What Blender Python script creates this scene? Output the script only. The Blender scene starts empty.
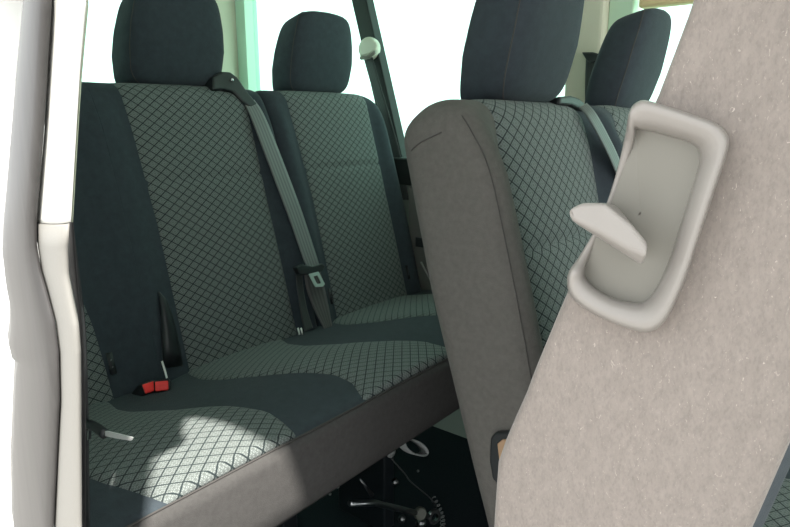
import bpy, math, random
from mathutils import Vector, Matrix
random.seed(7)
SC = bpy.context.scene
COL = SC.collection
R = math.radians

# ------------------------------------------------------------------ camera
YAW, PITCH, FPX, EYE = R(38.5), R(13.0), 620.0, Vector((0, 0, 1.0))
cd = bpy.data.cameras.new('camera'); cam = bpy.data.objects.new('camera', cd); COL.objects.link(cam)
cam.location = EYE
cam.rotation_euler = (R(90) - PITCH, 0, YAW)
cd.sensor_width = 36.0; cd.lens = FPX / 790 * 36.0; cd.clip_start = 0.02
SC.camera = cam
# ------------------------------------------------------------------ light
SC.view_settings.view_transform = 'Standard'; SC.view_settings.look = 'None'
SC.view_settings.gamma = 1.0; SC.view_settings.use_curve_mapping = False
SC.view_settings.exposure = 1.0
w = bpy.data.worlds.new('sky'); SC.world = w; w.use_nodes = True
bg = w.node_tree.nodes['Background']; bg.inputs[0].default_value = (0.97, 1.0, 1.0, 1); bg.inputs[1].default_value = 1.45
sd = bpy.data.lights.new('sun', 'SUN'); sd.energy = 7.0; sd.angle = R(1.5); sd.color = (1.0, 0.95, 0.87)
sun = bpy.data.objects.new('sun', sd); COL.objects.link(sun)
SUN_DIR = Vector((-0.51, 0.262, -1.0))
sun.rotation_euler = SUN_DIR.to_track_quat('-Z', 'Y').to_euler()

# ------------------------------------------------------------------ measuring the place: pixel -> point on a plane
def ray(x, y):
    a = (x - 395) / FPX; b = (y - 263.5) / FPX
    fw = math.cos(PITCH) - b * math.sin(PITCH); dn = math.sin(PITCH) + b * math.cos(PITCH)
    s, c = math.sin(YAW), math.cos(YAW)
    return Vector((-s * fw + c * a, c * fw + s * a, -dn))
def onY(x, y, v): d = ray(x, y); return EYE + d * ((v - EYE.y) / d.y)
def onX(x, y, v): d = ray(x, y); return EYE + d * ((v - EYE.x) / d.x)
def onZ(x, y, v): d = ray(x, y); return EYE + d * ((v - EYE.z) / d.z)

# ------------------------------------------------------------------ materials
def newmat(name):
    m = bpy.data.materials.new(name); m.use_nodes = True
    nt = m.node_tree; b = nt.nodes['Principled BSDF']
    return m, nt, b
def simple(name, col, rough=0.6, metal=0.0, spec=0.5, bump=0.0, bscale=300.0, var=0.0, vscale=40.0, sheen=0.0, coat=0.0):
    m, nt, b = newmat(name); N, L = nt.nodes, nt.links
    b.inputs['Base Color'].default_value = (*col, 1); b.inputs['Roughness'].default_value = rough
    b.inputs['Metallic'].default_value = metal; b.inputs['Specular IOR Level'].default_value = spec
    b.inputs['Sheen Weight'].default_value = sheen; b.inputs['Sheen Roughness'].default_value = 0.5
    b.inputs['Coat Weight'].default_value = coat
    tc = N.new('ShaderNodeTexCoord')
    if bump:
        nz = N.new('ShaderNodeTexNoise'); nz.inputs['Scale'].default_value = bscale; nz.inputs['Detail'].default_value = 2
        L.new(tc.outputs['Object'], nz.inputs['Vector'])
        bp = N.new('ShaderNodeBump'); bp.inputs['Strength'].default_value = bump; bp.inputs['Distance'].default_value = 0.002
        L.new(nz.outputs[0], bp.inputs['Height']); L.new(bp.outputs[0], b.inputs['Normal'])
    if var:
        nz = N.new('ShaderNodeTexNoise'); nz.inputs['Scale'].default_value = vscale; nz.inputs['Detail'].default_value = 6
        nz.inputs['Roughness'].default_value = 0.65
        L.new(tc.outputs['Object'], nz.inputs['Vector'])
        mx = N.new('ShaderNodeMix'); mx.data_type = 'RGBA'
        mx.inputs[6].default_value = (*[c * (1 - var) for c in col], 1); mx.inputs[7].default_value = (*[min(1, c * (1 + var)) for c in col], 1)
        cr = N.new('ShaderNodeMapRange'); cr.inputs[1].default_value = 0.3; cr.inputs[2].default_value = 0.7
        L.new(nz.outputs[0], cr.inputs[0]); L.new(cr.outputs[0], mx.inputs[0]); L.new(mx.outputs[2], b.inputs['Base Color'])
    return m
def lattice(name, base, line, period=0.026, lw=0.075, fine=0.35):
    """woven upholstery: dark diamond lines with a fine motif inside each diamond, laid out in UV metres"""
    m, nt, b = newmat(name); N, L = nt.nodes, nt.links
    b.inputs['Roughness'].default_value = 0.85; b.inputs['Specular IOR Level'].default_value = 0.2
    b.inputs['Sheen Weight'].default_value = 0.08
    uv = N.new('ShaderNodeTexCoord'); sp = N.new('ShaderNodeSeparateXYZ'); L.new(uv.outputs['UV'], sp.inputs[0])
    def M(op, a, c=None):
        n = N.new('ShaderNodeMath'); n.operation = op
        for i, v in enumerate((a, c)):
            if v is None: continue
            if isinstance(v, (int, float)): n.inputs[i].default_value = v
            else: L.new(v, n.inputs[i])
        return n.outputs[0]
    def tri(sig, P):   # distance from the nearest line, 0..0.5
        f = M('FRACT', M('DIVIDE', sig, P)); return M('ABSOLUTE', M('SUBTRACT', f, 0.5))
    su, sv = sp.outputs[0], M('MULTIPLY', sp.outputs[1], 1.32)
    a = M('ADD', su, sv); c = M('SUBTRACT', su, sv)
    d = M('MAXIMUM', tri(a, period), tri(c, period))
    mr = N.new('ShaderNodeMapRange'); mr.inputs[1].default_value = 0.5 - lw * 1.25; mr.inputs[2].default_value = 0.5 - lw * 0.6
    L.new(d, mr.inputs[0])
    # motif: small crossing stitches at a quarter of the period
    d2 = M('MAXIMUM', tri(a, period / 4), tri(c, period / 4)); d3 = M('MAXIMUM', tri(su, period / 4), tri(sv, period / 4))
    mf = M('MULTIPLY', M('GREATER_THAN', d2, 0.36), 1.0); mf3 = M('GREATER_THAN', d3, 0.42)
    mo = M('MAXIMUM', mf, mf3)
    mx = N.new('ShaderNodeMix'); mx.data_type = 'RGBA'
    mx.inputs[6].default_value = (*base, 1); mx.inputs[7].default_value = (*[v * (1 - fine) for v in base], 1)
    L.new(mo, mx.inputs[0])
    mx2 = N.new('ShaderNodeMix'); mx2.data_type = 'RGBA'; mx2.inputs[7].default_value = (*line, 1)
    L.new(mr.outputs[0], mx2.inputs[0]); L.new(mx.outputs[2], mx2.inputs[6]); L.new(mx2.outputs[2], b.inputs['Base Color'])
    bp = N.new('ShaderNodeBump'); bp.inputs['Strength'].default_value = 0.25; bp.inputs['Distance'].default_value = 0.001; bp.invert = True
    L.new(mr.outputs[0], bp.inputs['Height']); L.new(bp.outputs[0], b.inputs['Normal'])
    return m
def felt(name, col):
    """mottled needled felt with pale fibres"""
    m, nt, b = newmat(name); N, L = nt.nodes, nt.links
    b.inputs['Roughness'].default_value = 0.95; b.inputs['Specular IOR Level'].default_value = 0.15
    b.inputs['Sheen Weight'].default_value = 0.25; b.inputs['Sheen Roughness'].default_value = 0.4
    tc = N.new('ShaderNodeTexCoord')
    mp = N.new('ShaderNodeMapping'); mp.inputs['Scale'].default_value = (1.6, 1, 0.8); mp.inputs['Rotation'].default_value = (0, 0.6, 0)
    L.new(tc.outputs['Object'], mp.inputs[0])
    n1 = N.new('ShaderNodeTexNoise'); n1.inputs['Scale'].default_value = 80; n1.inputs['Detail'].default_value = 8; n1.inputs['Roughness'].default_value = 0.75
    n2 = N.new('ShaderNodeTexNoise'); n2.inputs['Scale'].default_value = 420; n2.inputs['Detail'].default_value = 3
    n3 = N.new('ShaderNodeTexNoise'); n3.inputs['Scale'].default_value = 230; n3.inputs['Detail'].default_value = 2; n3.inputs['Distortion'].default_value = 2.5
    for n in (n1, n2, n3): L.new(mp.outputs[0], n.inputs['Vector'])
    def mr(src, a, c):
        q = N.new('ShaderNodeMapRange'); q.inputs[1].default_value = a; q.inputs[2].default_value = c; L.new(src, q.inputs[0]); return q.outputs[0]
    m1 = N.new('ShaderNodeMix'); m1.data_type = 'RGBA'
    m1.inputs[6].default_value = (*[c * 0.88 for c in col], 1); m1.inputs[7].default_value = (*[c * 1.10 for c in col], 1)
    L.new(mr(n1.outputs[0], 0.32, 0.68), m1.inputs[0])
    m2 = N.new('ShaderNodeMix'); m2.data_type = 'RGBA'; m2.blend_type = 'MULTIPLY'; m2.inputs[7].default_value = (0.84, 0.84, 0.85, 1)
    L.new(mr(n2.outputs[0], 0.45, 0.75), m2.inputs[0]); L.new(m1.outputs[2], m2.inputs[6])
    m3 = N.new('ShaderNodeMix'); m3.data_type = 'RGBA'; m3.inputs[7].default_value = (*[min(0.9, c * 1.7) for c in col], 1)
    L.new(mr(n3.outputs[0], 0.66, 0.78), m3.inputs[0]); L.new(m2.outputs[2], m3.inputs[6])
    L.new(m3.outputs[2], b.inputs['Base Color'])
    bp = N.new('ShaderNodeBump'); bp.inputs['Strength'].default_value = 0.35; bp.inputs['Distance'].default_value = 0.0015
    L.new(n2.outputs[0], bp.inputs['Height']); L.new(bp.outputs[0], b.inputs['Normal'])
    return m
def webbing(name, col):
    m, nt, b = newmat(name); N, L = nt.nodes, nt.links
    b.inputs['Roughness'].default_value = 0.55; b.inputs['Sheen Weight'].default_value = 0.15
    uv = N.new('ShaderNodeTexCoord'); wv = N.new('ShaderNodeTexWave'); wv.bands_direction = 'X'; wv.inputs['Scale'].default_value = 1.6
    wv.inputs['Distortion'].default_value = 0.0
    L.new(uv.outputs['UV'], wv.inputs[0])
    mx = N.new('ShaderNodeMix'); mx.data_type = 'RGBA'; mx.inputs[6].default_value = (*[c * 0.75 for c in col], 1); mx.inputs[7].default_value = (*[c * 1.2 for c in col], 1)
    L.new(wv.outputs['Fac'], mx.inputs[0]); L.new(mx.outputs[2], b.inputs['Base Color'])
    return m
def tinted_glass(name, tint):
    m = bpy.data.materials.new(name); m.use_nodes = True; nt = m.node_tree; N, L = nt.nodes, nt.links
    N.remove(N['Principled BSDF']); out = N['Material Output']
    t = N.new('ShaderNodeBsdfTransparent'); t.inputs[0].default_value = (*tint, 1)
    g = N.new('ShaderNodeBsdfGlossy'); g.inputs['Roughness'].default_value = 0.02
    fr = N.new('ShaderNodeValue'); fr.outputs[0].default_value = 0.04
    mx = N.new('ShaderNodeMixShader'); L.new(fr.outputs[0], mx.inputs[0]); L.new(t.outputs[0], mx.inputs[1]); L.new(g.outputs[0], mx.inputs[2])
    L.new(mx.outputs[0], out.inputs[0])
    return m

PAT = lattice('patterned_upholstery', (0.205, 0.232, 0.226), (0.018, 0.026, 0.028), period=0.0260, lw=0.070, fine=0.48)
DARK = simple('dark_seat_cloth', (0.040, 0.051, 0.061), 0.9, spec=0.15, bump=0.3, bscale=900, var=0.12, vscale=60, sheen=0.06)
SIDE = simple('grey_brown_side_cloth', (0.110, 0.105, 0.098), 0.95, spec=0.1, bump=0.35, bscale=700, var=0.10, vscale=120, sheen=0.05)
SEAM = simple('seam_thread', (0.055, 0.052, 0.05), 0.9)
FELT = felt('sunlit_side_felt', (0.232, 0.204, 0.186))  # same cloth as SIDE, its colour lightened in place of sunlight
HANDLE = simple('warm_grey_moulded_plastic', (0.235, 0.218, 0.203), 0.36, spec=0.5, bump=0.06, bscale=1500)
HANDLE2 = simple('grey_green_recess_plastic', (0.170, 0.163, 0.142), 0.5, spec=0.4)
BLACK = simple('black_plastic', (0.014, 0.017, 0.019), 0.45, spec=0.5)
GUNM = simple('dark_frame_metal', (0.012, 0.017, 0.020), 0.4, metal=0.4)
STEEL = simple('bright_steel', (0.75, 0.77, 0.78), 0.22, metal=1.0)
RED = simple('red_button_plastic', (0.95, 0.035, 0.03), 0.4, spec=0.5)
WHITE = simple('white_tag_and_gap_light', (0.75, 0.76, 0.74), 0.7)
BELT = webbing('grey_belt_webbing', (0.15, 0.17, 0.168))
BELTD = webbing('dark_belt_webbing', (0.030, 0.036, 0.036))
STRAP = webbing('pale_strap_webbing', (0.36, 0.38, 0.38))
CARPET = simple('black_carpet', (0.012, 0.017, 0.020), 0.95, spec=0.1, bump=0.5, bscale=600, var=0.25, vscale=200)
TRIMG = simple('grey_green_wall_trim', (0.17, 0.20, 0.175), 0.8, spec=0.3, bump=0.1, bscale=900)
TRIMB = simple('black_sill_trim', (0.007, 0.011, 0.0105), 0.6)
KHAKI = simple('pale_pillar_trim', (0.66, 0.64, 0.52), 0.7, spec=0.3, bump=0.06, bscale=700)
CREAM = simple('cream_belt_cover', (0.62, 0.62, 0.52), 0.4)
HEAD = simple('pale_headliner', (0.80, 0.79, 0.74), 0.95, bump=0.2, bscale=500)
PAINT = simple('white_body_paint', (0.82, 0.82, 0.81), 0.3, coat=0.5)
PWHITE = simple('dimmed_white_pillar_cover', (0.165, 0.160, 0.148), 0.55, bump=0.12, bscale=1400)  # lower cover: same white, darkened in colour because less sun reaches it
RUBBER = simple('grey_door_frame_paint', (0.042, 0.040, 0.0395), 0.42, metal=0.25, var=0.20, vscale=18)
nt = RUBBER.node_tree
mp = nt.nodes.new('ShaderNodeMapping'); mp.inputs['Scale'].default_value = (6, 6, 0.35)
nz = [n for n in nt.nodes if n.type == 'TEX_NOISE'][0]; tcn = [n for n in nt.nodes if n.type == 'TEX_COORD'][0]
nt.links.new(tcn.outputs['Object'], mp.inputs[0]); nt.links.new(mp.outputs[0], nz.inputs['Vector'])
RUBB = simple('black_rubber', (0.02, 0.02, 0.021), 0.6)
GLASS = tinted_glass('green_tinted_glass', (0.74, 0.95, 0.87))
GROUND = simple('pale_concrete', (0.33, 0.325, 0.315), 0.9, bump=0.3, bscale=40, var=0.06, vscale=3)
ORANGE = simple('tan_plate', (0.30, 0.13, 0.05), 0.5)

# ------------------------------------------------------------------ mesh helpers
def mesh_obj(name, verts, faces, mat, parent=None, uvs=None, smooth=True, mats=None, fmat=None):
    off = Vector((0, 0, 0))
    q = parent
    while q is not None: off += q.location; q = q.parent
    me = bpy.data.meshes.new(name)
    me.from_pydata([Vector(v) - off for v in verts], [], faces)
    for m in (mats or [mat]): me.materials.append(m)
    if fmat:
        for p, k in zip(me.polygons, fmat): p.material_index = k
    if uvs:
        ul = me.uv_layers.new(name='uv')
        for lp in me.loops: ul.data[lp.index].uv = uvs[lp.vertex_index]
    if smooth: me.polygons.foreach_set('use_smooth', [True] * len(me.polygons))
    me.update()
    o = bpy.data.objects.new(name, me); COL.objects.link(o)
    if parent is not None: o.parent = parent
    return o
def fixn(o):
    import bmesh
    bm = bmesh.new(); bm.from_mesh(o.data); bmesh.ops.recalc_face_normals(bm, faces=bm.faces); bm.to_mesh(o.data); bm.free(); return o
def sharp(o, deg=35):
    import bmesh
    bm = bmesh.new(); bm.from_mesh(o.data)
    for e in bm.edges:
        if len(e.link_faces) == 2 and e.calc_face_angle(0) > R(deg): e.smooth = False
    bm.to_mesh(o.data); bm.free(); return o
def bevel(o, wd, seg=2):
    m = o.modifiers.new('bevel', 'BEVEL'); m.width = wd; m.segments = seg; m.limit_method = 'ANGLE'; m.angle_limit = R(30); return o
def grid(name, rows, mat, parent=None, uv=None, close_u=False, cap=False, mats=None, fmatf=None):
    nr, nc = len(rows), len(rows[0]); V = [p for r in rows for p in r]; F = []; FM = []
    for i in range(nr - 1):
        for j in range(nc if close_u else nc - 1):
            k = (j + 1) % nc
            F.append((i * nc + j, i * nc + k, (i + 1) * nc + k, (i + 1) * nc + j))
            if fmatf: FM.append(fmatf(i, j))
    if cap:
        F.append(tuple(range(nc))[::-1]); F.append(tuple((nr - 1) * nc + j for j in range(nc)))
        FM += [0, 0]
    U = [p for r in uv for p in r] if uv else None
    return fixn(mesh_obj(name, V, F, mat, parent, U, True, mats, FM if fmatf else None))
def sheet(name, rows, thick, mat, parent=None, uv=None):
    """a patch with real thickness"""
    o = grid(name, rows, mat, parent, uv)
    m = o.modifiers.new('thickness', 'SOLIDIFY'); m.thickness = thick; m.offset = -1
    return o
def box(name, a, b, mat, parent=None, bev=0.0):
    x0, y0, z0 = a; x1, y1, z1 = b
    V = [(x, y, z) for x in (x0, x1) for y in (y0, y1) for z in (z0, z1)]
    F = [(0, 1, 3, 2), (4, 6, 7, 5), (0, 4, 5, 1), (2, 3, 7, 6), (0, 2, 6, 4), (1, 5, 7, 3)]
    o = fixn(mesh_obj(name, V, F, mat, parent, smooth=False))
    if bev: bevel(o, bev, 3)
    return o
def prism(name, poly, axis, a, b, mat, parent=None, bev=0.0):
    """polygon in the plane across AXIS, extruded from a to b"""
    def P(p, v): return (v, p[0], p[1]) if axis == 'X' else ((p[0], v, p[1]) if axis == 'Y' else (p[0], p[1], v))
    n = len(poly); V = [P(p, a) for p in poly] + [P(p, b) for p in poly]
    F = [tuple(range(n)), tuple(range(2 * n - 1, n - 1, -1))] + [(i, (i + 1) % n, n + (i + 1) % n, n + i) for i in range(n)]
    o = fixn(mesh_obj(name, V, F, mat, parent, smooth=False))
    if bev: bevel(o, bev, 3)
    return o
def tube(name, pts, r, mat, parent=None, n=10, radii=None):
    pts = [Vector(p) for p in pts]; rows = []
    up = Vector((0.13, 0.21, 0.97))
    for i, p in enumerate(pts):
        t = (pts[min(i + 1, len(pts) - 1)] - pts[max(i - 1, 0)]).normalized()
        s = t.cross(up); s = s.normalized() if s.length > 1e-4 else t.cross(Vector((1, 0, 0))).normalized()
        u = s.cross(t); rr = radii[i] if radii else r
        rows.append([p + (s * math.cos(2 * math.pi * k / n) + u * math.sin(2 * math.pi * k / n)) * rr for k in range(n)])
    return grid(name, rows, mat, parent, close_u=True, cap=True)
def smooth_path(pts, k=6):
    pts = [Vector(p) for p in pts]; out = []
    for i in range(len(pts) - 1):
        p0, p1, p2, p3 = pts[max(i - 1, 0)], pts[i], pts[i + 1], pts[min(i + 2, len(pts) - 1)]
        for j in range(k):
            t = j / k
            out.append(0.5 * ((2 * p1) + (p2 - p0) * t + (2 * p0 - 5 * p1 + 4 * p2 - p3) * t * t + (3 * p1 - p0 - 3 * p2 + p3) * t ** 3))
    out.append(pts[-1]); return out
def belt(name, pts, width, across, mat, parent=None, k=6, widths=None):
    """webbing along a path; ACROSS = direction of its width (one vector or one per point)"""
    P = smooth_path(pts, k)
    A = smooth_path(across, k) if isinstance(across, list) else [Vector(across)] * len(P)
    Wd = [v.x for v in smooth_path([(q, 0, 0) for q in widths], k)] if widths else [width] * len(P)
    rows, uv, ln = [], [], 0
    for i, p in enumerate(P):
        a = A[i].normalized()
        if i: ln += (p - P[i - 1]).length
        rows.append([p + a * Wd[i] * (q / 6 - 0.5) for q in range(7)]); uv.append([(q / 6, ln * 20) for q in range(7)])
    return sheet(name, rows, 0.0016, mat, parent, uv)
def ico(name, c, r, mat, parent=None, sc=(1, 1, 1)):
    rows = []
    for i in range(9):
        a = math.pi * (i + 0.02) / 8.04 - math.pi / 2
        rows.append([Vector(c) + Vector((sc[0] * r * math.cos(a) * math.cos(2 * math.pi * k / 14), sc[1] * r * math.cos(a) * math.sin(2 * math.pi * k / 14), sc[2] * r * math.sin(a))) for k in range(14)])
    return grid(name, rows, mat, parent, close_u=True, cap=True)
def disc(name, c, nrm, r, h, mat, parent=None, n=20, hole=0.0):
    nrm = Vector(nrm).normalized(); s = nrm.orthogonal().normalized(); u = nrm.cross(s); c = Vector(c)
    def ring(rr, hh): return [c + nrm * hh + (s * math.cos(2 * math.pi * k / n) + u * math.sin(2 * math.pi * k / n)) * rr for k in range(n)]
    e = min(h, r) * 0.25
    if hole: rows = [ring(hole, 0), ring(r, 0), ring(r, h - e), ring(r - e, h), ring(hole, h), ring(hole, 0)]
    else: rows = [ring(r, 0), ring(r, h - e), ring(r - e, h)]
    return sharp(grid(name, rows, mat, parent, close_u=True, cap=not hole))
def empty(name, loc, label, cat, group=None):
    o = bpy.data.objects.new(name, None); COL.objects.link(o); o.location = loc; o.empty_display_size = 0.1
    o['label'] = label; o['category'] = cat
    if group: o['group'] = group
    return o
def tag(o, label, cat, group=None):
    o['label'] = label; o['category'] = cat
    if group: o['group'] = group
    return o
def struct(o): o['kind'] = 'structure'; return o
def interp(tab, x):
    if x <= tab[0][0]: return tab[0][1]
    for (a, p), (b, q) in zip(tab, tab[1:]):
        if x <= b: t = (x - a) / (b - a); return p + (q - p) * t
    return tab[-1][1]
def smst(a, b, x): t = max(0, min(1, (x - a) / (b - a))); return t * t * (3 - 2 * t)

# ------------------------------------------------------------------ the place outside and the van's shell
struct(box('ground', (-14, -12, -0.62), (12, 14, -0.55), GROUND))
struct(box('floor', (-2.10, 0.16, -0.06), (1.30, 1.66, 0.0), CARPET))
struct(box('ceiling', (-2.14, 0.31, 1.62), (1.30, 1.68, 1.66), HEAD))
# left side of the van: lower trim, sill, posts, header and panes
struct(box('wall_left', (-2.10, 1.57, -0.02), (1.30, 1.70, 0.86), TRIMG))
WL = 'trim_%d'; 
struct(box('trim_1', (-2.08, 1.555, 0.80), (-0.66, 1.66, 0.885), TRIMB, bev=0.006))          # window sill
struct(box('trim_2', (-2.14, 1.60, 1.50), (1.30, 1.68, 1.63), HEAD, bev=0.01))               # header over the windows
# ------- rear-left corner pillar, wide at the roof and narrow at the sill
a0, a1, a2 = (-2.06, 1.385), (-2.06, 1.62), (-2.02, 1.62)
rows = []
for z, ya in ((0.80, 1.50), (1.05, 1.47), (1.25, 1.425), (1.63, 1.33)):
    rows.append([(-2.12, ya, z), (-2.055, ya, z), (-2.04, ya + 0.06, z), (-2.06, 1.60, z), (-2.06, 1.68, z), (-2.12, 1.68, z)])
struct(sharp(grid('trim_3', rows, KHAKI, close_u=True, cap=True)))
struct(box('trim_4', (-2.075, 1.605, 0.86), (-2.005, 1.665, 1.63), simple('mint_glass_edge', (0.66, 0.92, 0.76), 0.5)))   # pale green surround of the rear side pane
struct(box('wall_rear', (-2.16, 0.16, -0.05), (-2.08, 1.68, 0.86), TRIMG))
struct(box('trim_5', (-2.16, 0.16, 1.52), (-2.08, 1.68, 1.66), HEAD))
struct(box('window_3', (-2.125, 0.20, 0.86), (-2.121, 1.50, 1.52), GLASS))
struct(box('window_1', (-2.005, 1.645, 0.86), (-0.70, 1.649, 1.52), GLASS))
struct(box('window_2', (-0.54, 1.645, 0.86), (1.25, 1.649, 1.52), GLASS))
# B pillar on the left wall
struct(prism('trim_6', [(-0.70, 0.84), (-0.605, 0.84), (-0.605, 1.63), (-0.70, 1.63)], 'Y', 1.585, 1.68, KHAKI, bev=0.012))
struct(box('trim_7', (-0.605, 1.61, 0.86), (-0.545, 1.665, 1.63), simple('pale_green_surround', (0.55, 0.74, 0.56), 0.5), bev=0.004))
struct(prism('trim_8', [(-0.53, 1.262), (1.25, 1.262), (1.25, 1.34), (-0.53, 1.33)], 'Y', 1.600, 1.635, simple('straw_blind_edge', (0.62, 0.50, 0.28), 0.8), bev=0.006))
# slanting dark window post
p = [onY(355, 0, 1.62), onY(370, 0, 1.62), onY(409, 172, 1.62), onY(394, 172, 1.62)]
d0 = (p[0] - p[3]).normalized(); d1 = (p[1] - p[2]).normalized()
p = [p[0] + d0 * 0.22, p[1] + d1 * 0.22, p[2] - d1 * 0.03, p[3] - d0 * 0.03]
struct(prism('trim_9', [(q.x, q.z) for q in p], 'Y', 1.600, 1.640, TRIMB, bev=0.004))
# lower left wall: pale pocket panel with a dark slot
struct(box('trim_10', (-1.17, 1.535, 0.35), (-0.98, 1.572, 0.80), simple('grey_wall_pocket', (0.13, 0.13, 0.12), 0.8), bev=0.008))
struct(box('trim_11', (-1.135, 1.528, 0.615), (-1.06, 1.536, 0.645), BLACK, bev=0.002))

# ------------------------------------------------------------------ right side: rear body side and the door frame
PY = 0.17
struct(box('wall_right', (-2.16, PY + 0.012, -0.30), (-0.60, PY + 0.055, 0.90), PAINT))
struct(box('trim_12', (-2.16, 0.28, 1.45), (1.30, 0.36, 1.66), PAINT, bev=0.03))                      # roof rail over the door opening
struct(prism('trim_19', [(PY + 0.012, 0.90), (PY + 0.055, 0.90), (0.33, 1.50), (0.33, 1.62), (0.27, 1.62)], 'X', -2.16, -0.60, PAINT))  # unseen quarter, made solid instead of glazed to block sun on the rear cushion
struct(prism('trim_20', [(-0.62, 1.12), (-0.47, 1.12), (-0.455, 1.20), (-0.42, 1.29), (-0.36, 1.37), (-0.28, 1.42), (-0.16, 1.45), (-0.16, 1.52), (-0.62, 1.52)], 'Y', 0.27, 0.31, PAINT, bev=0.004))
struct(box('trim_21', (-0.62, 0.185, 1.10), (-0.43, 0.29, 1.52), PAINT, bev=0.012))                     # door pillar above the opening's corner
# unseen front door pillar, added and shaped to keep sun off the tipped seat
struct(prism('trim_22', [(0.10, -0.30), (0.24, -0.30), (0.24, 1.52), (-0.05, 1.52), (-0.02, 1.46), (0.0, 1.36), (0.012, 1.25), (0.02, 1.12), (0.06, 1.00), (0.09, 0.85)], 'Y', 0.265, 0.31, PAINT, bev=0.008))
struct(box('trim_13', (-0.62, PY + 0.012, 0.88), (-0.54, PY + 0.055, 1.50), PAINT))
def ribbon(name, left, right, bulge, mat, ya, depth, ny=9, ext=None, up=None, down=None):
    """upright moulding between two traced edges, rounded towards the door opening, closed at the back"""
    ys = sorted(set([q[1] for q in left] + [q[1] for q in right])); ys2 = []
    for a, b in zip(ys, ys[1:]):
        k = max(1, int((b - a) / 12)); ys2 += [a + (b - a) * i / k for i in range(k)]
    ys2.append(ys[-1])
    L = [(q[1], q[0]) for q in left]; Rr = [(q[1], q[0]) for q in right]; rows = []
    for y in ys2:
        A, B = onY(interp(L, y), y, ya), onY(interp(Rr, y), y, ya); row = []
        for k in range(ny):
            t = k / (ny - 1); q = A.lerp(B, t); row.append(q + Vector((-q.x, -q.y, 0)).normalized() * bulge * (1 - abs(2 * t - 1) ** 2.6))   # rounded towards the doorway
        row += [q + Vector((q.x - EYE.x, q.y - EYE.y, 0)).normalized() * depth for q in (B, A)]   # the moulding runs back beside the seat
        rows.append(row)
    if ext:
        d = [Vector(rows[0][k]) - Vector(rows[1][k]) for k in range(len(rows[0]))]
        rows.insert(0, [Vector(q) + Vector((0.02, 0.03, ext)) for q in rows[0]])
        rows.append([Vector(q) + Vector((0, 0, -0.55)) for q in rows[-1]])
    if up: rows.insert(0, [Vector(q) + Vector((0.02, 0.03, up)) for q in rows[0]])
    if down: rows.append([Vector(q) + Vector((0, 0, -down)) for q in rows[-1]])
    return grid(name, rows, mat, close_u=True, cap=True)
SL = [(23, 0), (14, 95), (7, 190), (4, 225), (3, 257), (7, 290), (11, 310), (11, 330), (9, 346), (12, 358), (18, 364), (16, 375), (15, 400), (13, 460), (14, 527)]
SR = [(52, 0), (45, 118), (37, 218), (37, 245), (41, 270), (46, 287), (55, 321), (59, 352), (60, 400), (57, 460), (54, 527)]
UR = [(86, 0), (80, 71), (71, 222)]
LR = [(69.5, 224), (68, 250), (69, 275), (74, 302), (79, 325), (81, 350), (81.5, 400), (82, 527)]
struct(ribbon('door_frame_trim_1', SL, SR, 0.014, RUBBER, PY, 0.03, ext=0.40)).name = 'trim_14'
def cut(tab, y0, y1):
    T = [(q[1], q[0]) for q in tab]
    return [(interp(T, y0), y0)] + [q for q in tab if y0 < q[1] < y1] + [(interp(T, y1), y1)]
o = struct(ribbon('trim_15', [(x + 0.5, y) for x, y in cut(SR, 0, 222)], UR, 0.008, simple('sunlit_upper_pillar_cover', (0.62, 0.62, 0.59), 0.5), PY + 0.004, 0.03, up=0.40))  # upper cover's lighter colour stands in for the sun on it
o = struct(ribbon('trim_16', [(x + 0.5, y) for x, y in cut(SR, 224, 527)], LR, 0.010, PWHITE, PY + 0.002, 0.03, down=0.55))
struct(box('trim_23', (-0.66, PY + 0.02, -0.30), (-0.56, PY + 0.045, 1.14), PAINT))
struct(ribbon('trim_17', [(x, y) for x, y in UR], [(x + 2.0, y) for x, y in UR], 0.002, simple('pale_green_edge', (0.40, 0.44, 0.33), 0.6), PY + 0.012, 0.02, up=0.40))
# dark backing inside the pillar, beside the seat
struct(ribbon('trim_18', [(66, 215), (66, 527)], [(73, 215), (78, 280), (83, 330), (86, 400), (86, 527)], 0.003, RUBB, PY + 0.045, 0.02))

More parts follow.
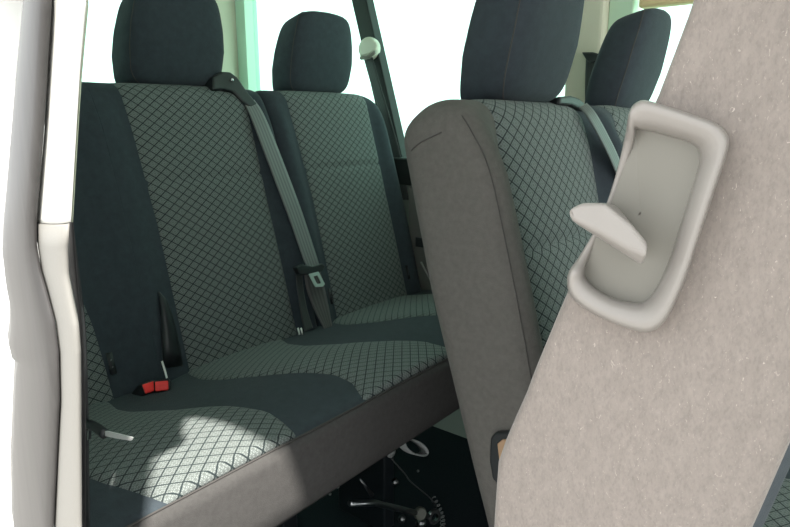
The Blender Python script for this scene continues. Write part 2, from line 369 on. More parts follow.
# ------------------------------------------------------------------ seat builders
class Frame:
    """seat-back coordinates: u across the van, s up the backrest, n out of its front"""
    def __init__(self, x0, yc, z0, rc): self.o = Vector((x0, yc, z0)); self.S = Vector((-math.sin(R(rc)), 0, math.cos(R(rc)))); self.N = Vector((math.cos(R(rc)), 0, math.sin(R(rc)))); self.U = Vector((0, 1, 0))
    def __call__(self, u, s, n): return self.o + self.U * u + self.S * s + self.N * n
def levels(s0, H, rt, n1=26, n2=9):
    out = [s0 + (H - rt - s0) * i / n1 for i in range(n1)]
    return out + [H - rt + rt * math.sin(math.pi / 2 * i / n2) for i in range(n2 + 1)]
class Back:
    def __init__(self, fr, W=0.222, H=0.605, T=0.11, rl=0.03, rr=0.03, pw=0.157, bulge=0.022, s0=-0.04, rt=0.045, tb=None, rs=0.028, pwt=None, rsl=None, rsr=None, pwr=None, flat=(0.72, 0.72)):
        self.__dict__.update(locals())
        if pwt is None: self.pwt = [(-0.1, pw), (0.7, pw)]
    def side(self, s, r): 
        t = (s - (self.H - r)) / r
        return r * (1 - math.sqrt(max(0, 1 - t * t))) if t > 0 else 0
    def nF(self, s):
        t = (s - (self.H - self.rt)) / self.rt
        lum = 0.006 * math.sin(math.pi * max(0, min(1, s / self.H)))
        return lum - (self.rt * (1 - math.sqrt(max(0, 1 - t * t))) if t > 0 else 0)
    def nB(self, s):
        T = interp(self.tb, s) if self.tb else self.T
        h = self.rt * 1.0; t = (s - (self.H - h)) / h; top = -self.rt - 0.012
        return -T + ((T + top) * (1 - math.sqrt(max(0, 1 - t * t))) if t > 0 else 0)
    def bul(self, u, s):
        p = interp(self.pwt, s); a = (abs(u) - p) / max(0.01, self.W - p)
        if a <= 0: return 0
        return self.bulge * math.sin(math.pi * min(1, a) * (self.flat[0] if u < 0 else self.flat[1])) * smst(self.H, self.H - 0.12, s) 
    def shell(self, name, parent, side_mat=None, nfront=30, nfr=0):
        rows = []; L = levels(self.s0, self.H, self.rt)
        for s in L:
            a, b = -self.W + self.side(s, self.rl), self.W - self.side(s, self.rr)
            f, k = self.nF(s), self.nB(s); q_ = min((f - k) * 0.48, (b - a) * 0.4); r = min(self.rs, q_); r2 = min(self.rsr or self.rs, q_); r1 = min(self.rsl or self.rs, q_)
            row = []
            for i in range(nfront + 1):
                u = a + r1 + (b - a - r1 - r2) * i / nfront; row.append((u, f + self.bul(u, s)))
            fl, frr = row[0][1], row[-1][1]
            for i in range(1, 6): q = math.pi / 2 * i / 5; row.append((b - r2 + r2 * math.sin(q), frr - r2 * (1 - math.cos(q))))
            row.append((b, (f + k) / 2))
            for i in range(0, 6): q = math.pi / 2 * i / 5; row.append((b - r + r * math.cos(q), k + r - r * math.sin(q)))
            for i in range(1, 8): row.append((b - r - (b - a - 2 * r) * i / 8, k))
            for i in range(0, 6): q = math.pi / 2 * i / 5; row.append((a + r - r * math.sin(q), k + r * (1 - math.cos(q))))
            row.append((a, (f + k) / 2))
            for i in range(0, 5): q = math.pi / 2 * i / 5; row.append((a + r1 - r1 * math.cos(q), fl - r1 * (1 - math.sin(q))))
            rows.append([self.fr(u, s, n) for u, n in row])
        nc = len(rows[0])
        if side_mat:
            lim = nfront + 1 + 5 + 1 + 6 + 5
            return grid(name, rows, DARK, parent, close_u=True, cap=True, mats=[DARK, side_mat], fmatf=lambda i, j: 1 if (j >= lim or j < nfr) else 0)
        return grid(name, rows, DARK, parent, close_u=True, cap=True)
    def panel(self, name, parent, seam=0.385, nu=22, s_lo=-0.03, s_hi=None):
        rows, uv, arc = [], [], 0; prev = None
        hi = s_hi or self.H - 0.0004; L = []
        for s in levels(s_lo, hi, self.rt, 70, 9): L.append(s)
        for i, s in enumerate(L):
            p = interp(self.pwt, s); row, ur = [], []
            q = self.fr(0, s, self.nF(s))
            if prev is not None: arc += (q - prev).length
            prev = q
            for j in range(nu + 1):
                t = 2 * j / nu - 1; u = p * t if (t < 0 or not self.pwr) else interp(self.pwr, s) * t
                n = self.nF(s) + 0.0035 + 0.006 * (1 - t * t) - 0.006 * (abs(t) ** 12) - 0.0065 * math.exp(-((s - seam) / 0.0055) ** 2) * (1 - t ** 6)
                row.append(self.fr(u, s, n)); ur.append((u + 0.3, arc))
            rows.append(row); uv.append(ur)
        return sheet(name, rows, 0.006, PAT, parent, uv)
def headrest(name, parent, fr, H, u=0.0, hw=0.120, th=0.056, h=0.212, n0=-0.045, lean=0.0, mat=None):
    rows = []
    NL = 26
    for i in range(NL + 1):
        a = math.pi * (i / NL) - math.pi / 2; t = (math.sin(a) + 1) / 2
        e = (1 - abs(2 * t - 1) ** 9) ** (1 / 5.0) if 0 < i < NL else 0.30
        wd = interp([(0, 0.92), (0.15, 0.975), (0.38, 1.0), (0.6, 0.965), (0.85, 0.865), (1, 0.80)], t) * hw
        tk = interp([(0, 0.86), (0.4, 1.0), (0.75, 0.93), (1, 0.80)], t) * th
        e2 = e ** 1.0
        row = []
        for k in range(40):
            q = 2 * math.pi * k / 40; c, s_ = math.cos(q), math.sin(q)
            x = math.copysign(abs(c) ** 0.36, c); y = math.copysign(abs(s_) ** 0.38, s_)
            row.append(fr(u + x * wd * (0.35 + 0.65 * e2 if i in (0, NL) else max(0.5, e2)), H + 0.004 + h * t, n0 + lean * t + y * tk * max(0.42, e2) + 0.012 * (1 - x * x) * (1 if y > 0 else -0.3)))
        rows.append(row)
    o = grid(name, rows, mat or DARK, parent, close_u=True, cap=True)
    for sgn in (-1, 1):
        pts = []
        for row in rows[1:-1]: pts.append(row[17] if sgn < 0 else row[3])
        tube('gusset_seam', pts, 0.0012, SEAM, o, n=6)
    for k in (-1, 1):
        tube('headrest_post', [fr(u + k * 0.06, H - 0.06, -0.052), fr(u + k * 0.06, H + 0.03, n0 - 0.02)], 0.0055, STEEL, o)
    return o
def seam_line(parent, pts, r=0.0011, name='seam'):
    return tube(name, smooth_path(pts, 5), r, SEAM, parent, n=6)

# ------------------------------------------------------------------ rear bench
RX, RZ, RRC = -1.12, 0.50, 16.0
bench = empty('rear_bench_seat', (-0.95, 0.89, 0), 'three-seat rear bench in dark cloth with diamond-patterned panels and red buckles', 'car seat', 'seats in the van')
def cz(X): return 0.475 + 0.155 * (X + 1.12) + 0.025 * math.sin(math.pi * max(0, min(1, (X + 1.15) / 0.525)) ** 1.8)
# cushion profile (X, z) from the back over the front roll and down the fascia
def cushion_profile():
    P = [(-1.17, 0.44), (-1.165, 0.462)]
    for i in range(20): x = -1.15 + 0.512 * i / 19; P.append((x, cz(x)))
    cx, czz, r = -0.638, cz(-0.638) - 0.022, 0.022
    for i in range(1, 9): a = R(86 - i * 10.5); P.append((cx + r * math.cos(a), czz + r * math.sin(a)))
    P += [(-0.613, 0.470), (-0.616, 0.440), (-0.628, 0.425), (-0.655, 0.418), (-0.72, 0.412)]
    return P
CP = cushion_profile()
def cush_body(name, y0, y1, prof, zlow, parent, mat=DARK):
    poly = prof + [(prof[-1][0] - 0.05, zlow), (prof[0][0], zlow)]
    rows = []; r = 0.03
    cxm = sum(p[0] for p in poly) / len(poly); czm = sum(p[1] for p in poly) / len(poly)
    ys = [(y0, 0.06), (y0 + 0.006, 0.03), (y0 + 0.018, 0.008), (y0 + r, 0)] + [(y0 + r + (y1 - y0 - 2 * r) * i / 40, 0) for i in range(1, 40)] + [(y1 - r, 0), (y1 - 0.018, 0.008), (y1 - 0.006, 0.03), (y1, 0.06)]
    for y, k in ys: rows.append([(px + (cxm - px) * k, y, pz + (czm - pz) * k * 2) for px, pz in poly])
    return grid(name, rows, mat, parent, close_u=True, cap=True)
def cush_panel(name, prof, i0, i1, yl, yr, parent, up=0.006, nu=20):
    sub = []
    for a, b in zip(prof[i0:i1], prof[i0 + 1:i1 + 1]):
        sub += [(a[0] + (b[0] - a[0]) * t, a[1] + (b[1] - a[1]) * t) for t in (0, 0.5)]
    sub.append(prof[i1]); rows, uv, arc = [], [], 0
    for i, (x, z) in enumerate(sub):
        q = sub[min(i + 1, len(sub) - 1)]; r0 = sub[max(i - 1, 0)]
        tx, tz = q[0] - r0[0], q[1] - r0[1]; ln = math.hypot(tx, tz); nx, nz = -tz / ln, tx / ln
        if i: arc += math.hypot(x - sub[i - 1][0], z - sub[i - 1][1])
        a, b = interp(yl, arc), interp(yr, arc); row, ur = [], []
        for j in range(nu + 1):
            t = 2 * j / nu - 1; y = a + (b - a) * j / nu
            e = i / (len(sub) - 1)
            h = 0.003 + (up + 0.003 * smst(0.1, 0.9, e)) * (1 - t * t) * (1 - smst(0.88, 1, e)) - 0.0055 * abs(t) ** 14 - 0.004 * smst(0.97, 1, e)
            row.append((x + nx * h, y, z + nz * h)); ur.append((y, arc))
        rows.append(row); uv.append(ur)
    return sheet(name, rows, 0.006, PAT, parent, uv)
cb = cush_body('seat_cushion', 0.235, 1.535, CP, 0.40, bench)
# traced seams, as (distance along the profile from the back, Y)
NI, NF = 2, 24
cush_panel('cushion_centre_panel', CP, NI, NF, [(0, 0.27), (0.3, 0.29), (0.44, 0.31), (0.53, 0.34)], [(0, 0.525), (0.06, 0.515), (0.13, 0.495), (0.2, 0.492), (0.30, 0.515), (0.38, 0.56), (0.45, 0.578), (0.49, 0.572), (0.53, 0.562)], cb)
cush_panel('cushion_centre_panel', CP, NI, NF, [(0, 0.70), (0.06, 0.675), (0.13, 0.655), (0.20, 0.655), (0.28, 0.68), (0.36, 0.715), (0.43, 0.737), (0.48, 0.73), (0.53, 0.70)], [(0, 0.98), (0.10, 0.925), (0.2, 0.90), (0.30, 0.905), (0.38, 0.935), (0.46, 0.985), (0.53, 0.995)], cb)
cush_panel('cushion_centre_panel', CP, NI, NF, [(0, 1.13), (0.12, 1.085), (0.22, 1.10), (0.32, 1.14), (0.42, 1.17), (0.53, 1.16)], [(0, 1.46), (0.53, 1.47)], cb)
# front fascia
rows = []
for j in range(41):
    y = 0.25 + (1.522 - 0.25) * j / 40
    rows.append([(x + 0.0022, y, z) for x, z in CP[24:33]])
sheet('front_valance', rows, 0.003, simple('charcoal_valance_cloth', (0.066, 0.064, 0.063), 0.95, spec=0.1, bump=0.3, bscale=700, var=0.1, vscale=120), cb)
seam_line(cb, [(CP[24][0] + 0.002, 0.25 + i * 0.0636, CP[24][1] + 0.001) for i in range(21)], 0.0014)

TBR = [(-0.1, 0.105), (0.3, 0.11), (0.6, 0.10)]
for yc, rl, rr in ((0.399, 0.06, 0.004), (0.850, 0.004, 0.014), (1.305, 0.014, 0.075)):
    fr = Frame(RX, yc, RZ, RRC)
    B = Back(fr, W=0.2265, H=0.611, rl=rl, rr=rr, tb=TBR, pwt=[(-0.05, 0.162), (0.1, 0.160), (0.3, 0.158), (0.5, 0.164), (0.61, 0.169)], bulge=0.016,
             rsr=0.003 if yc < 0.5 else None, flat=(0.72, 0.5) if yc < 0.5 else ((0.5, 0.72) if yc < 1 else (0.72, 0.72)), rsl=0.003 if 0.5 < yc < 1 else None,
             pwr=[(-0.05, 0.136), (0.04, 0.133), (0.12, 0.128), (0.19, 0.117), (0.26, 0.09), (0.36, 0.06), (0.61, 0.05)] if yc < 0.5 else None)
    sh = B.shell('backrest', bench)
    B.panel('backrest_centre_panel', sh)
    headrest('headrest', bench, fr, 0.603, n0=-0.066, lean=0.092, hw=0.124, h=0.196)
    # sewn tags low on the bolsters
    for us in ((-1, 1) if yc > 1.2 else ((1,) if yc < 0.5 else ())):
        u = us * 0.168 if yc > 1.2 else 0.138
        n = B.nF(0.05) + B.bul(u, 0.05) + 0.005
        tg = sheet('sewn_tag', [[fr(u - 0.006, s, n), fr(u + 0.006, s, n)] for s in (0.022, 0.065)], 0.001, BLACK, sh)
        tg['label'] = 'small black sewn tag with pale marks'
        for q in range(5):
            s = 0.027 + q * 0.007
            sheet('tag_stitching', [[fr(u - 0.001, s, n + 0.0008), fr(u + 0.002, s + 0.001, n + 0.0008)], [fr(u - 0.001, s + 0.003, n + 0.0008), fr(u + 0.002, s + 0.004, n + 0.0008)]], 0.0004, simple('grey_tag_thread', (0.13, 0.135, 0.135), 0.8), tg)
# black patch standing in for the shaded gap between near and middle backrests
fr = Frame(RX, 0.0, RZ, RRC)
def on_back(x, y, n=0.03):
    d = ray(x, y); o = fr(0, 0, n); t = fr.N.dot(o - EYE) / fr.N.dot(d); return EYE + d * t
lft = [(158, 292), (159, 300), (161, 320), (162, 345), (164, 368)]
rgt = [(160, 292), (167, 300), (174, 320), (180, 345), (183, 366)]
sheet('gap_shade_patch', [[on_back(a[0], a[1], 0.022), on_back((a[0] + b[0]) / 2, (a[1] + b[1]) / 2, 0.026), on_back(b[0], b[1], 0.022)] for a, b in zip(lft, rgt)], 0.004, BLACK, bench)
tb = belt('gap_light_strip', [on_back(162, 361, 0.03), on_back(164.5, 369, 0.032), on_back(167, 378, 0.04)], 0.004, (0, 1, 0.25), WHITE, bench)  # white strip painted for the light coming through between the backrests
tb['label'] = 'thin white strip standing in for light through the backrest gap'
# twin red-buttoned buckles
def buckle(px, py, turn, parent):
    c = onZ(px, py, 0.50); c = onZ(px, py, cz(c.x) + 0.012)
    ax = Vector((0.72, -0.30 + turn, 0.52)).normalized(); sd_ = Vector((0, 0, 1)).cross(ax).normalized(); up = ax.cross(sd_)
    def P(a, b, d): return c + ax * a + sd_ * b + up * d
    F = [(0, 1, 3, 2), (4, 6, 7, 5), (0, 4, 5, 1), (2, 3, 7, 6), (0, 2, 6, 4), (1, 5, 7, 3)]
    o = bevel(fixn(mesh_obj('belt_buckle', [P(a, b, d) for a in (-0.05, 0.006) for b in (-0.0145, 0.0155) for d in (-0.011, 0.012)], F, BLACK, parent, smooth=False)), 0.004, 3)
    btn = [P(a, b, d) for a in (-0.004, 0.0085) for b in (-0.012, 0.012) for d in (-0.010, 0.0085)]
    r = bevel(fixn(mesh_obj('release_button', btn, F, RED, o, smooth=False)), 0.002, 2); r['label'] = 'red release button'
    return o
buckle(148.5, 388, 0.25, bench); buckle(162, 386, -0.20, bench)
# underframe of the bench
fx = -0.80
uf = box('underframe', (-1.05, 0.40, 0.33), (-0.82, 1.40, 0.395), GUNM, bench, bev=0.01)
for y in (0.46, 0.74, 1.06):
    box('frame_leg', (-1.02, y - 0.02, 0.0), (-0.86, y + 0.02, 0.34), GUNM, uf, bev=0.006)
def ux(x, y, v=-0.74): return onX(x, y, v)
tube('frame_rod', [ux(350, 503), ux(375, 503), ux(400, 509), ux(428, 516)], 0.0065, STEEL if False else simple('dull_steel_rod', (0.30, 0.32, 0.33), 0.28, metal=1.0), bench)
tube('brake_cable', smooth_path([ux(391, 458), ux(405, 474), ux(411, 482), ux(428, 496), ux(436, 505)], 4), 0.0016, simple('cable_sheath', (0.03, 0.033, 0.035), 0.4), bench, n=6)
tube('locking_pin', [ux(360, 479), ux(366, 487), ux(372, 495)], 0.004, simple('dark_steel_pin', (0.16, 0.17, 0.18), 0.35, metal=1.0), bench, radii=[0.002, 0.003, 0.005])
dst = simple('worn_steel', (0.16, 0.17, 0.17), 0.32, metal=1.0)
for x, y, r in ((395, 482, 0.008), (418, 471, 0.003), (402, 519, 0.009), (421, 523, 0.012), (338, 487, 0.003), (330, 494, 0.003)):
    ico('frame_bolt', ux(x, y), r, dst, bench)
disc('pivot_washer', ux(433, 516), (1, -0.3, 0.1), 0.019, 0.008, dst, bench, hole=0.010)
disc('pivot_cap', ux(419, 513), (1, -0.3, 0.3), 0.015, 0.012, simple('dark_olive_cap', (0.07, 0.075, 0.06), 0.35), bench)
coil = []
for i in range(90):
    t = i / 89; c = ux(433 + 9 * t + 4 * math.sin(3 * t), 498 + 34 * t); a = t * 2 * math.pi * 9
    coil.append(c + Vector((0.003 * math.cos(a), 0.006 * math.cos(a), 0.005 * math.sin(a))))
tube('return_spring', coil, 0.0014, dst, bench, n=6)
tube('adjuster_lever', smooth_path([ux(272, 507), ux(284, 503), ux(292, 498), ux(298, 491)], 4), 0.005, simple('grey_lever', (0.13, 0.135, 0.14), 0.4), bench, radii=None)
# pull loop of pale webbing hanging under the valance
c = ux(413, 447, -0.70); rows, uv = [], []
e1 = (ux(420, 440, -0.70) - c).normalized(); 
ax1 = (ux(425, 452, -0.70) - ux(402, 440, -0.70)); L1 = ax1.length / 2; ax1.normalize(); ax2 = Vector((1, 0, 0)).cross(ax1).normalized()
for i in range(33):
    a = 2 * math.pi * i / 32
    p = c + ax1 * L1 * 1.0 * math.cos(a) + ax2 * 0.0135 * math.sin(a)
    dep = Vector((0.9, -0.35, 0.35)).normalized()
    rows.append([p - dep * 0.018, p - dep * 0.006, p + dep * 0.006, p + dep * 0.018]); uv.append([(k / 3, i * 0.1) for k in range(4)])
lp = sheet('pull_loop', rows, 0.0018, STRAP, bench, uv); lp['label'] = 'pale webbing pull loop'
ico('loop_anchor', ux(391, 452, -0.71), 0.012, simple('grey_anchor', (0.16, 0.17, 0.17), 0.5), bench, (0.6, 1, 1))

# ------------------------------------------------------------------ middle-row bench (two seats)
MX, MZ, MRC = -0.29, 0.450, 14.0
MY0, MSP = 0.900, 0.455
mid = empty('middle_bench_seat', (-0.1, MY0 + 0.2, 0), 'two-seat middle bench with grey-brown side panel, upright in front of the rear bench', 'car seat', 'seats in the van')
TBM = [(-0.1, 0.085), (0.1, 0.10), (0.35, 0.115), (0.55, 0.115), (0.62, 0.11)]
for k, (rl, rr) in enumerate(((0.035, 0.014), (0.014, 0.07))):
    yc = MY0 + k * MSP; fr = Frame(MX, yc, MZ, MRC)
    B = Back(fr, W=0.2265, H=0.605, rl=rl, rr=rr, tb=TBM, pwt=[(-0.05, 0.150), (0.25, 0.150), (0.42, 0.158), (0.52, 0.165), (0.61, 0.150)], bulge=0.030, rs=0.034)
    sh = B.shell('backrest', mid, side_mat=SIDE if k == 0 else None, nfr=6)
    B.panel('backrest_centre_panel', sh)
    headrest('headrest', mid, fr, 0.594 - 0.008 * k, n0=-0.050, lean=0.090, hw=0.107 - 0.004 * k, th=0.054 - 0.006 * k, h=0.205 - 0.026 * k)
    if k == 0:
        W = 0.2265
        def on_corner(q, dn): return fr(-W + 0.0099 + 0.0, q, B.nF(q) + B.bul(-W + 0.034, q) - dn)
        seam_line(sh, [on_corner(q, 0.0095) for q in (0.575, 0.55, 0.5, 0.4, 0.3, 0.2, 0.1, 0.0)], 0.0009)
        seam_line(sh, [fr(-W - 0.0002, 0.548, -0.088), fr(-W - 0.0006, 0.555, -0.07), fr(-W - 0.0006, 0.56, -0.035)], 0.0008)
        rc = prism('recliner_cover', [(q.x, q.z) for q in [onY(a, b, MY0 - 0.231) for a, b in ((492, 437), (496, 432), (510, 431), (524, 434), (522, 480), (500, 484), (494, 478), (491, 460))]], 'Y', MY0 - 0.236, MY0 - 0.215, BLACK, mid, bev=0.003)
        pl = prism('recliner_plate', [(q.x, q.z) for q in [onY(a, b, MY0 - 0.236) for a, b in ((498, 443), (503, 439), (518, 440), (517, 474), (502, 476))]], 'Y', MY0 - 0.2385, MY0 - 0.23, simple('tan_inner_plate', (0.34, 0.22, 0.13), 0.6), rc, bev=0.001); pl['label'] = 'tan plate inside the black recliner cover'
        disc('recliner_bolt', onY(511, 455, MY0 - 0.239), (0, -1, 0), 0.008, 0.004, ORANGE, rc)
MP = [(-0.36, 0.36), (-0.355, 0.40)] + [(-0.34 + 0.46 * i / 19, 0.42 + 0.155 * 0.46 * i / 19) for i in range(20)]
cx, czz = 0.12, MP[-1][1] - 0.045
MP += [(cx + 0.045 * math.cos(R(81 - i * 10.5)), czz + 0.045 * math.sin(R(81 - i * 10.5))) for i in range(1, 9)]
MP += [(0.163, 0.40), (0.158, 0.37), (0.13, 0.355), (0.05, 0.35)]
mc = cush_body('seat_cushion', MY0 - 0.226, MY0 + MSP + 0.226, MP, 0.34, mid)
for k in (0, 1):
    yc = MY0 + k * MSP
    cush_panel('cushion_centre_panel', MP, 2, 27, [(0, yc - 0.15), (0.53, yc - 0.15)], [(0, yc + 0.15), (0.53, yc + 0.15)], mc)
for x in (-0.25, 0.10):
    for y in (MY0 - 0.12, MY0 + MSP + 0.12):
        box('frame_leg', (x - 0.03, y - 0.02, 0), (x + 0.03, y + 0.02, 0.35), GUNM, mid, bev=0.005)

# ------------------------------------------------------------------ foreground seat, tipped forward
FY = 0.40; FRC = -11.0
fg = empty('tipped_seat', (-0.10, FY + 0.225, 0), 'single seat tipped forward in the foreground, grey-beige felt side lightened as if sunlit, with a moulded release handle', 'car seat', 'seats in the van')
fr = Frame(-0.1075, FY + 0.225, 0.445, FRC)
B = Back(fr, W=0.225, H=0.74, tb=[(0.1, 0.1300), (0.20, 0.1520), (0.236, 0.1580), (0.259, 0.1620), (0.291, 0.1595), (0.324, 0.1540), (0.355, 0.1510), (0.41, 0.1440), (0.453, 0.1370), (0.483, 0.1315), (0.52, 0.1260), (0.547, 0.1205), (0.58, 0.1175), (0.61, 0.1150), (0.74, 0.1100)], rl=0.05, rr=0.05, s0=0.10, bulge=0.011, flat=(1.0, 1.0), rs=0.010, pw=0.155)
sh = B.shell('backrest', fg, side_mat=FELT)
B.panel('backrest_centre_panel', sh, s_lo=0.11)
box('seat_mount', (-0.16, FY + 0.03, 0.30), (-0.06, FY + 0.22, 0.60), GUNM, fg, bev=0.02)
for y in (FY + 0.04, FY + 0.18): box('frame_leg', (-0.15, y, 0.0), (-0.07, y + 0.03, 0.34), GUNM, fg, bev=0.006)
OUT = [(629, 112), (634, 104), (645, 100), (670, 107), (700, 117), (716, 123), (726, 132), (729, 146), (715, 190), (700, 235), (685, 280), (668, 317), (655, 330), (640, 332), (610, 322), (585, 309), (571, 297), (567, 284), (569, 271), (578, 258), (592, 235), (606, 205), (617, 170), (624, 140), (627, 124)]
INN = [(636, 129), (640, 130), (648, 131), (668, 136), (688, 142), (696, 147), (699, 153), (699, 165), (690, 195), (679, 230), (667, 266), (655, 290), (647, 300), (637, 303), (614, 298), (597, 289), (588, 281), (585, 276), (585, 270), (589, 258), (598, 236), (612, 205), (624, 172), (632, 150), (635, 137)]
HT = [0.020] * 8 + [0.021] * 11 + [0.010, 0.004, 0.004, 0.004, 0.008, 0.016]
def resample(pts, k=3):   # closed smoothing
    n = len(pts); out = []
    for i in range(n):
        p0, p1, p2, p3 = [pts[(i + d) % n] for d in (-1, 0, 1, 2)]
        for j in range(k):
            t = j / k
            out.append(tuple(0.5 * (2 * b + (c - a) * t + (2 * a - 5 * b + 4 * c - d) * t * t + (3 * b - a - 3 * c + d) * t ** 3) for a, b, c, d in zip(p0, p1, p2, p3)))
    return out
RS = resample([(*a, *b, h) for a, b, h in zip(OUT, INN, HT)])
rows = []
def mixp(a, b, t): return (a[0] + (b[0] - a[0]) * t, a[1] + (b[1] - a[1]) * t)
prof = [(0.0, -0.004, 0), (0.0, 0.0, 0.50), (0.03, 0.0, 0.78), (0.09, 0.0, 0.93), (0.18, 0.0, 1.0), (0.40, 0.0, 0.97), (0.62, 0.0, 0.88), (0.78, 0.0, 0.78), (0.90, 0.0, 0.62), (0.97, 0.0, 0.40), (1.01, 0.0, 0.12), (1.02, -0.004, 0)]
for tt, add, hh in prof:
    rows.append([onY(*mixp(q[0:2], q[2:4], tt), FY - q[4] * hh - add) for q in RS])
bz = grid('release_bezel', rows, HANDLE, fg, close_u=True)
bz['label'] = 'warm grey moulded bezel'
fp = [onY(q[2], q[3], FY - 0.0035) for q in RS]; ctr = sum(fp, Vector()) / len(fp)
rows = [[ctr + (p - ctr) * k + Vector((0, 0.002 * (1 - k), 0)) for p in fp] for k in (1.06, 0.8, 0.5, 0.02)]
grid('recess_plate', rows, HANDLE2, bz, close_u=True)
# the lever: a wedge paddle leaning out of the recess
def LV(pts, y): return [onY(a, b, y) for a, b in pts]
top_in = LV([(590, 209), (604, 202), (618, 206), (630, 222), (640, 238)], FY - 0.006)
top_out = LV([(569, 209), (580, 203), (604, 203), (632, 225), (648, 243)], FY - 0.036)
mid_out = LV([(567, 214), (572, 220), (600, 233), (626, 248), (648, 255)], FY - 0.039)
bot_out = LV([(574, 222), (582, 228), (602, 241), (624, 255), (642, 266)], FY - 0.033)
bot_in = LV([(592, 222), (600, 226), (612, 234), (624, 244), (637, 256)], FY - 0.005)
rows = [top_in, top_out, mid_out, bot_out, bot_in]
rows = [list(r) for r in zip(*rows)]
lv = grid('release_lever', rows, HANDLE, bz, close_u=True, cap=True)
for p_ in lv.data.polygons: p_.use_smooth = False
bevel(lv, 0.004, 4)
lv['label'] = 'wedge-shaped release lever'

# ------------------------------------------------------------------ seat belts
# rear middle belt: shoulder outlet on the backrest, webbing, tongue, lower webbing
bl = empty('seat_belt', (-1.10, 1.09, 0.45), 'grey webbing seat belt down the gap between the middle and far rear seats', 'seat belt', 'seat belts in the van')
frb = Frame(RX, 0.0, RZ, RRC)
def ob(x, y, n): 
    o = frb(0, 0, n); d = ray(x, y); return EYE + d * (frb.N.dot(o - EYE) / frb.N.dot(d))
hs = [(213, 76), (222, 71), (231, 71.5), (238, 77), (247, 90), (260, 106), (253, 110), (242, 101), (234, 92), (224, 89), (213, 90)]
A = [ob(x, y, 0.012) for x, y in hs]; Bk = [p - frb.N * 0.04 for p in A]
n = len(A); o = fixn(mesh_obj('shoulder_outlet', A + Bk, [tuple(range(n)), tuple(range(2 * n - 1, n - 1, -1))] + [(i, (i + 1) % n, n + (i + 1) % n, n + i) for i in range(n)], BLACK, bl, smooth=False)); bevel(o, 0.006, 3)
ico('outlet_button', ob(232, 80, 0.016), 0.0045, STEEL, o)
acr = [frb.U * 1 + frb.S * 0.15] 
belt('webbing', [ob(249, 101, 0.006), ob(258, 117, 0.020), ob(275, 160, 0.028), ob(295, 213, 0.034), ob(309, 254, 0.038), ob(314, 268, 0.040)], 0.040, (0.0, 1, 0.22), BELT, bl, widths=[0.034, 0.042, 0.046, 0.046, 0.044, 0.040])
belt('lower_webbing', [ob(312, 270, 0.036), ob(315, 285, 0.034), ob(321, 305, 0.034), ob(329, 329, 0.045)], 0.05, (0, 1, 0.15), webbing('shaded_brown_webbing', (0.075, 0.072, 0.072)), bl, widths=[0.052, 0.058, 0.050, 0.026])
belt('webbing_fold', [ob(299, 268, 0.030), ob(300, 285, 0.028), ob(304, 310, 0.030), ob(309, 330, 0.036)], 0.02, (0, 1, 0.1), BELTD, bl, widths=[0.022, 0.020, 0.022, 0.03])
tg = [ob(x, y, 0.048) for x, y in ((296, 267), (302, 264), (313, 266), (322, 263), (326, 266), (323, 271), (312, 275), (300, 274))]
Bk = [p - frb.N * 0.016 for p in tg]; n = len(tg)
o = bevel(fixn(mesh_obj('belt_tongue', tg + Bk, [tuple(range(n)), tuple(range(2 * n - 1, n - 1, -1))] + [(i, (i + 1) % n, n + (i + 1) % n, n + i) for i in range(n)], BLACK, bl, smooth=False)), 0.003, 2)
ot = [ob(x, y, 0.052) for x, y in ((309, 274), (318.5, 271.5), (325, 284), (323, 286.5), (316, 287), (314.5, 285))]
inn = [ob(x, y, 0.052) for x, y in ((313.5, 276.5), (317.8, 275.2), (321.5, 282.6), (321, 283.4), (317.6, 283.8), (316.8, 283.2))]
pal = simple('pale_tongue_metal', (0.62, 0.74, 0.70), 0.45, metal=0.5)
n = len(ot); V = ot + inn + [p - frb.N * 0.003 for p in ot] + [p - frb.N * 0.003 for p in inn]; F = []
for i in range(n):
    j = (i + 1) % n; F += [(i, j, n + j, n + i), (2 * n + i, 3 * n + i, 3 * n + j, 2 * n + j), (i, 2 * n + i, 2 * n + j, j), (n + i, n + j, 3 * n + j, 3 * n + i)]
t = fixn(mesh_obj('tongue_plate', V, F, pal, o, smooth=False)); t['label'] = 'pale metal latch plate with a slot'
for i in (0, 1): sheet('anchor_tag', [[ob(297.3 + 3 * i, 328, 0.036), ob(298.8 + 3 * i, 327.5, 0.036)], [ob(299 + 3 * i, 335, 0.040), ob(300.4 + 3 * i, 334.5, 0.040)]], 0.001, WHITE, bl)

# near belt: webbing hanging inside the pillar with its tongue
nb = empty('seat_belt', (-0.70, 0.23, 0.6), 'black seat belt tongue with bright metal plate hanging beside the door pillar', 'seat belt', 'seat belts in the van')
def nbp(x, y, v=0.262): return onY(x, y, v)
belt('webbing', [nbp(69, 225), nbp(76, 280), nbp(81.5, 330), nbp(84, 400), nbp(84.5, 436), nbp(86, 527)], 0.012, (1, 0.3, 0), simple('black_near_webbing', (0.016, 0.018, 0.020), 0.7), nb)
tube('belt_tongue', smooth_path([nbp(78, 421), nbp(88, 424), nbp(97, 428), nbp(105, 434)], 4), 0.005, BLACK, nb, radii=None)
pt = [nbp(103, 430.5), nbp(118, 434), nbp(131, 437.5), nbp(129, 440.5), nbp(116, 438.5), nbp(102.5, 435.5)]
ft = [p + Vector((0.0, 0.003, -0.001)) for p in pt]; n = len(pt)
o = fixn(mesh_obj('tongue_plate', pt + ft, [tuple(range(n)), tuple(range(2 * n - 1, n - 1, -1))] + [(i, (i + 1) % n, n + (i + 1) % n, n + i) for i in range(n)], simple('bright_latch_metal', (0.85, 0.86, 0.86), 0.4, metal=0.2), nb, smooth=False)); o['label'] = 'bright metal latch plate'
pt = [nbp(83, 432), nbp(89, 430), nbp(88, 440), nbp(82, 443)]; ft = [p + Vector((0, 0.003, 0)) for p in pt]
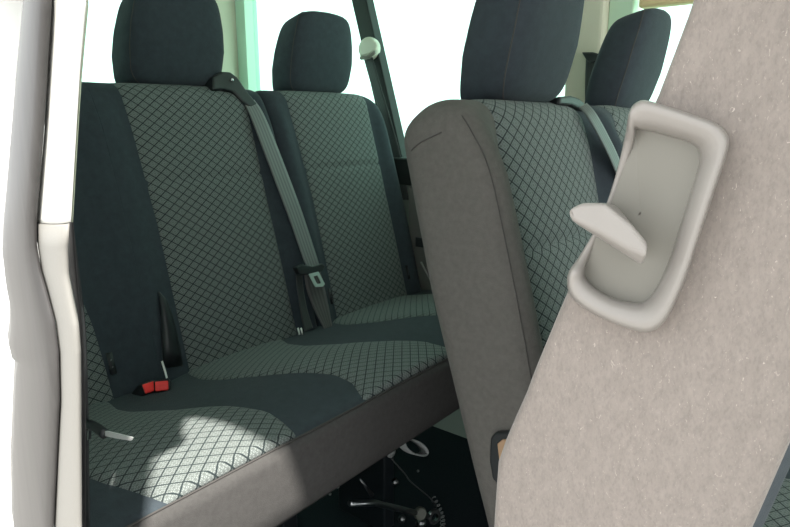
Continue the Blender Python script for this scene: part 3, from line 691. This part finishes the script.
fixn(mesh_obj('anchor_plate', pt + ft, [(0, 1, 2, 3), (7, 6, 5, 4), (0, 1, 5, 4), (1, 2, 6, 5), (2, 3, 7, 6), (3, 0, 4, 7)], dst, nb, smooth=False))

# middle bench belt over its shoulder
mb = empty('seat_belt', (-0.45, 1.11, 0.9), 'grey-green seat belt crossing the middle bench between its two seats', 'seat belt', 'seat belts in the van')
frm = Frame(MX, 0.0, MZ, MRC)
def om(x, y, nn):
    o = frm(0, 0, nn); d = ray(x, y); return EYE + d * (frm.N.dot(o - EYE) / frm.N.dot(d))
hs = [(560, 96), (572, 95), (580, 98), (589, 106), (592, 112), (584, 111), (572, 105), (560, 104)]
A = [om(x, y, 0.0) for x, y in hs]; Bk = [p - frm.N * 0.05 for p in A]; n = len(A)
bevel(fixn(mesh_obj('shoulder_outlet', A + Bk, [tuple(range(n)), tuple(range(2 * n - 1, n - 1, -1))] + [(i, (i + 1) % n, n + (i + 1) % n, n + i) for i in range(n)], BLACK, mb, smooth=False)), 0.005, 3)
belt('webbing', [om(583, 105, 0.006), om(592, 115, 0.026), om(605, 138, 0.032), om(618, 166, 0.036), om(640, 225, 0.040), om(655, 280, 0.045)], 0.032, (0, 1, 0.25), webbing('grey_green_belt_webbing', (0.10, 0.118, 0.115)), mb)

# far-side belt: cream turning guide on the slanting window post, webbing down to the sill
db = empty('seat_belt', (-1.35, 1.59, 0.9), 'dark seat belt through a round cream guide on the slanting window post', 'seat belt', 'seat belts in the van')
c = onY(367, 49, 1.585)
g = disc('belt_guide', c + Vector((0, 0.02, 0)), (0.25, -1, 0.1), 0.036, 0.028, CREAM, db, n=28); bevel(g, 0.004, 2)
c2 = onY(371, 47, 1.575)
tube('guide_slot', smooth_path([onY(361, 58, 1.552), onY(368, 57, 1.55), onY(375, 52, 1.552)], 4), 0.006, simple('grey_slot', (0.20, 0.20, 0.17), 0.5), db)
gp = [onY(x, y, 1.556) for x, y in ((359, 44), (364, 39), (371, 38), (376, 43), (375, 51), (366, 55), (359, 57))]
ft = [p + Vector((0, 0.02, 0)) for p in gp]; n = len(gp)
bevel(fixn(mesh_obj('guide_cover', gp + ft, [tuple(range(n)), tuple(range(2 * n - 1, n - 1, -1))] + [(i, (i + 1) % n, n + (i + 1) % n, n + i) for i in range(n)], CREAM, db, smooth=False)), 0.006, 3)
belt('webbing', [onY(368, 58, 1.572), onY(377, 90, 1.572), onY(388, 126, 1.572), onY(398, 165, 1.565), onY(404, 200, 1.55)], 0.036, (1, 0, 0.1), BELTD, db)

# belt guide on the far pillar behind the middle bench's far headrest
pb = empty('seat_belt', (-0.68, 1.57, 0.9), 'black belt guide and webbing on the pale pillar behind the far middle headrest', 'seat belt', 'seat belts in the van')
gp = [onY(x, y, 1.555) for x, y in ((581, 52), (592, 52), (600, 54), (600, 62), (589, 63), (586, 60))]; ft = [p + Vector((0, 0.03, 0)) for p in gp]; n = len(gp)
bevel(fixn(mesh_obj('belt_guide', gp + ft, [tuple(range(n)), tuple(range(2 * n - 1, n - 1, -1))] + [(i, (i + 1) % n, n + (i + 1) % n, n + i) for i in range(n)], BLACK, pb, smooth=False)), 0.004, 2)
belt('webbing', [onY(593, 58, 1.57), onY(592, 85, 1.57), onY(592, 115, 1.57), onY(592, 200, 1.56)], 0.035, (1, 0, 0), BELTD, pb)

# cable stapled on the far wall
tag(tube('wall_cable', smooth_path([onY(421, 262, 1.52), onY(424, 268, 1.52), onY(429, 277, 1.52), onY(436, 290, 1.525)], 4), 0.003, simple('pale_cable', (0.30, 0.29, 0.28), 0.5), n=6), 'thin pale cable on the far wall beside the rear bench end', 'cable')
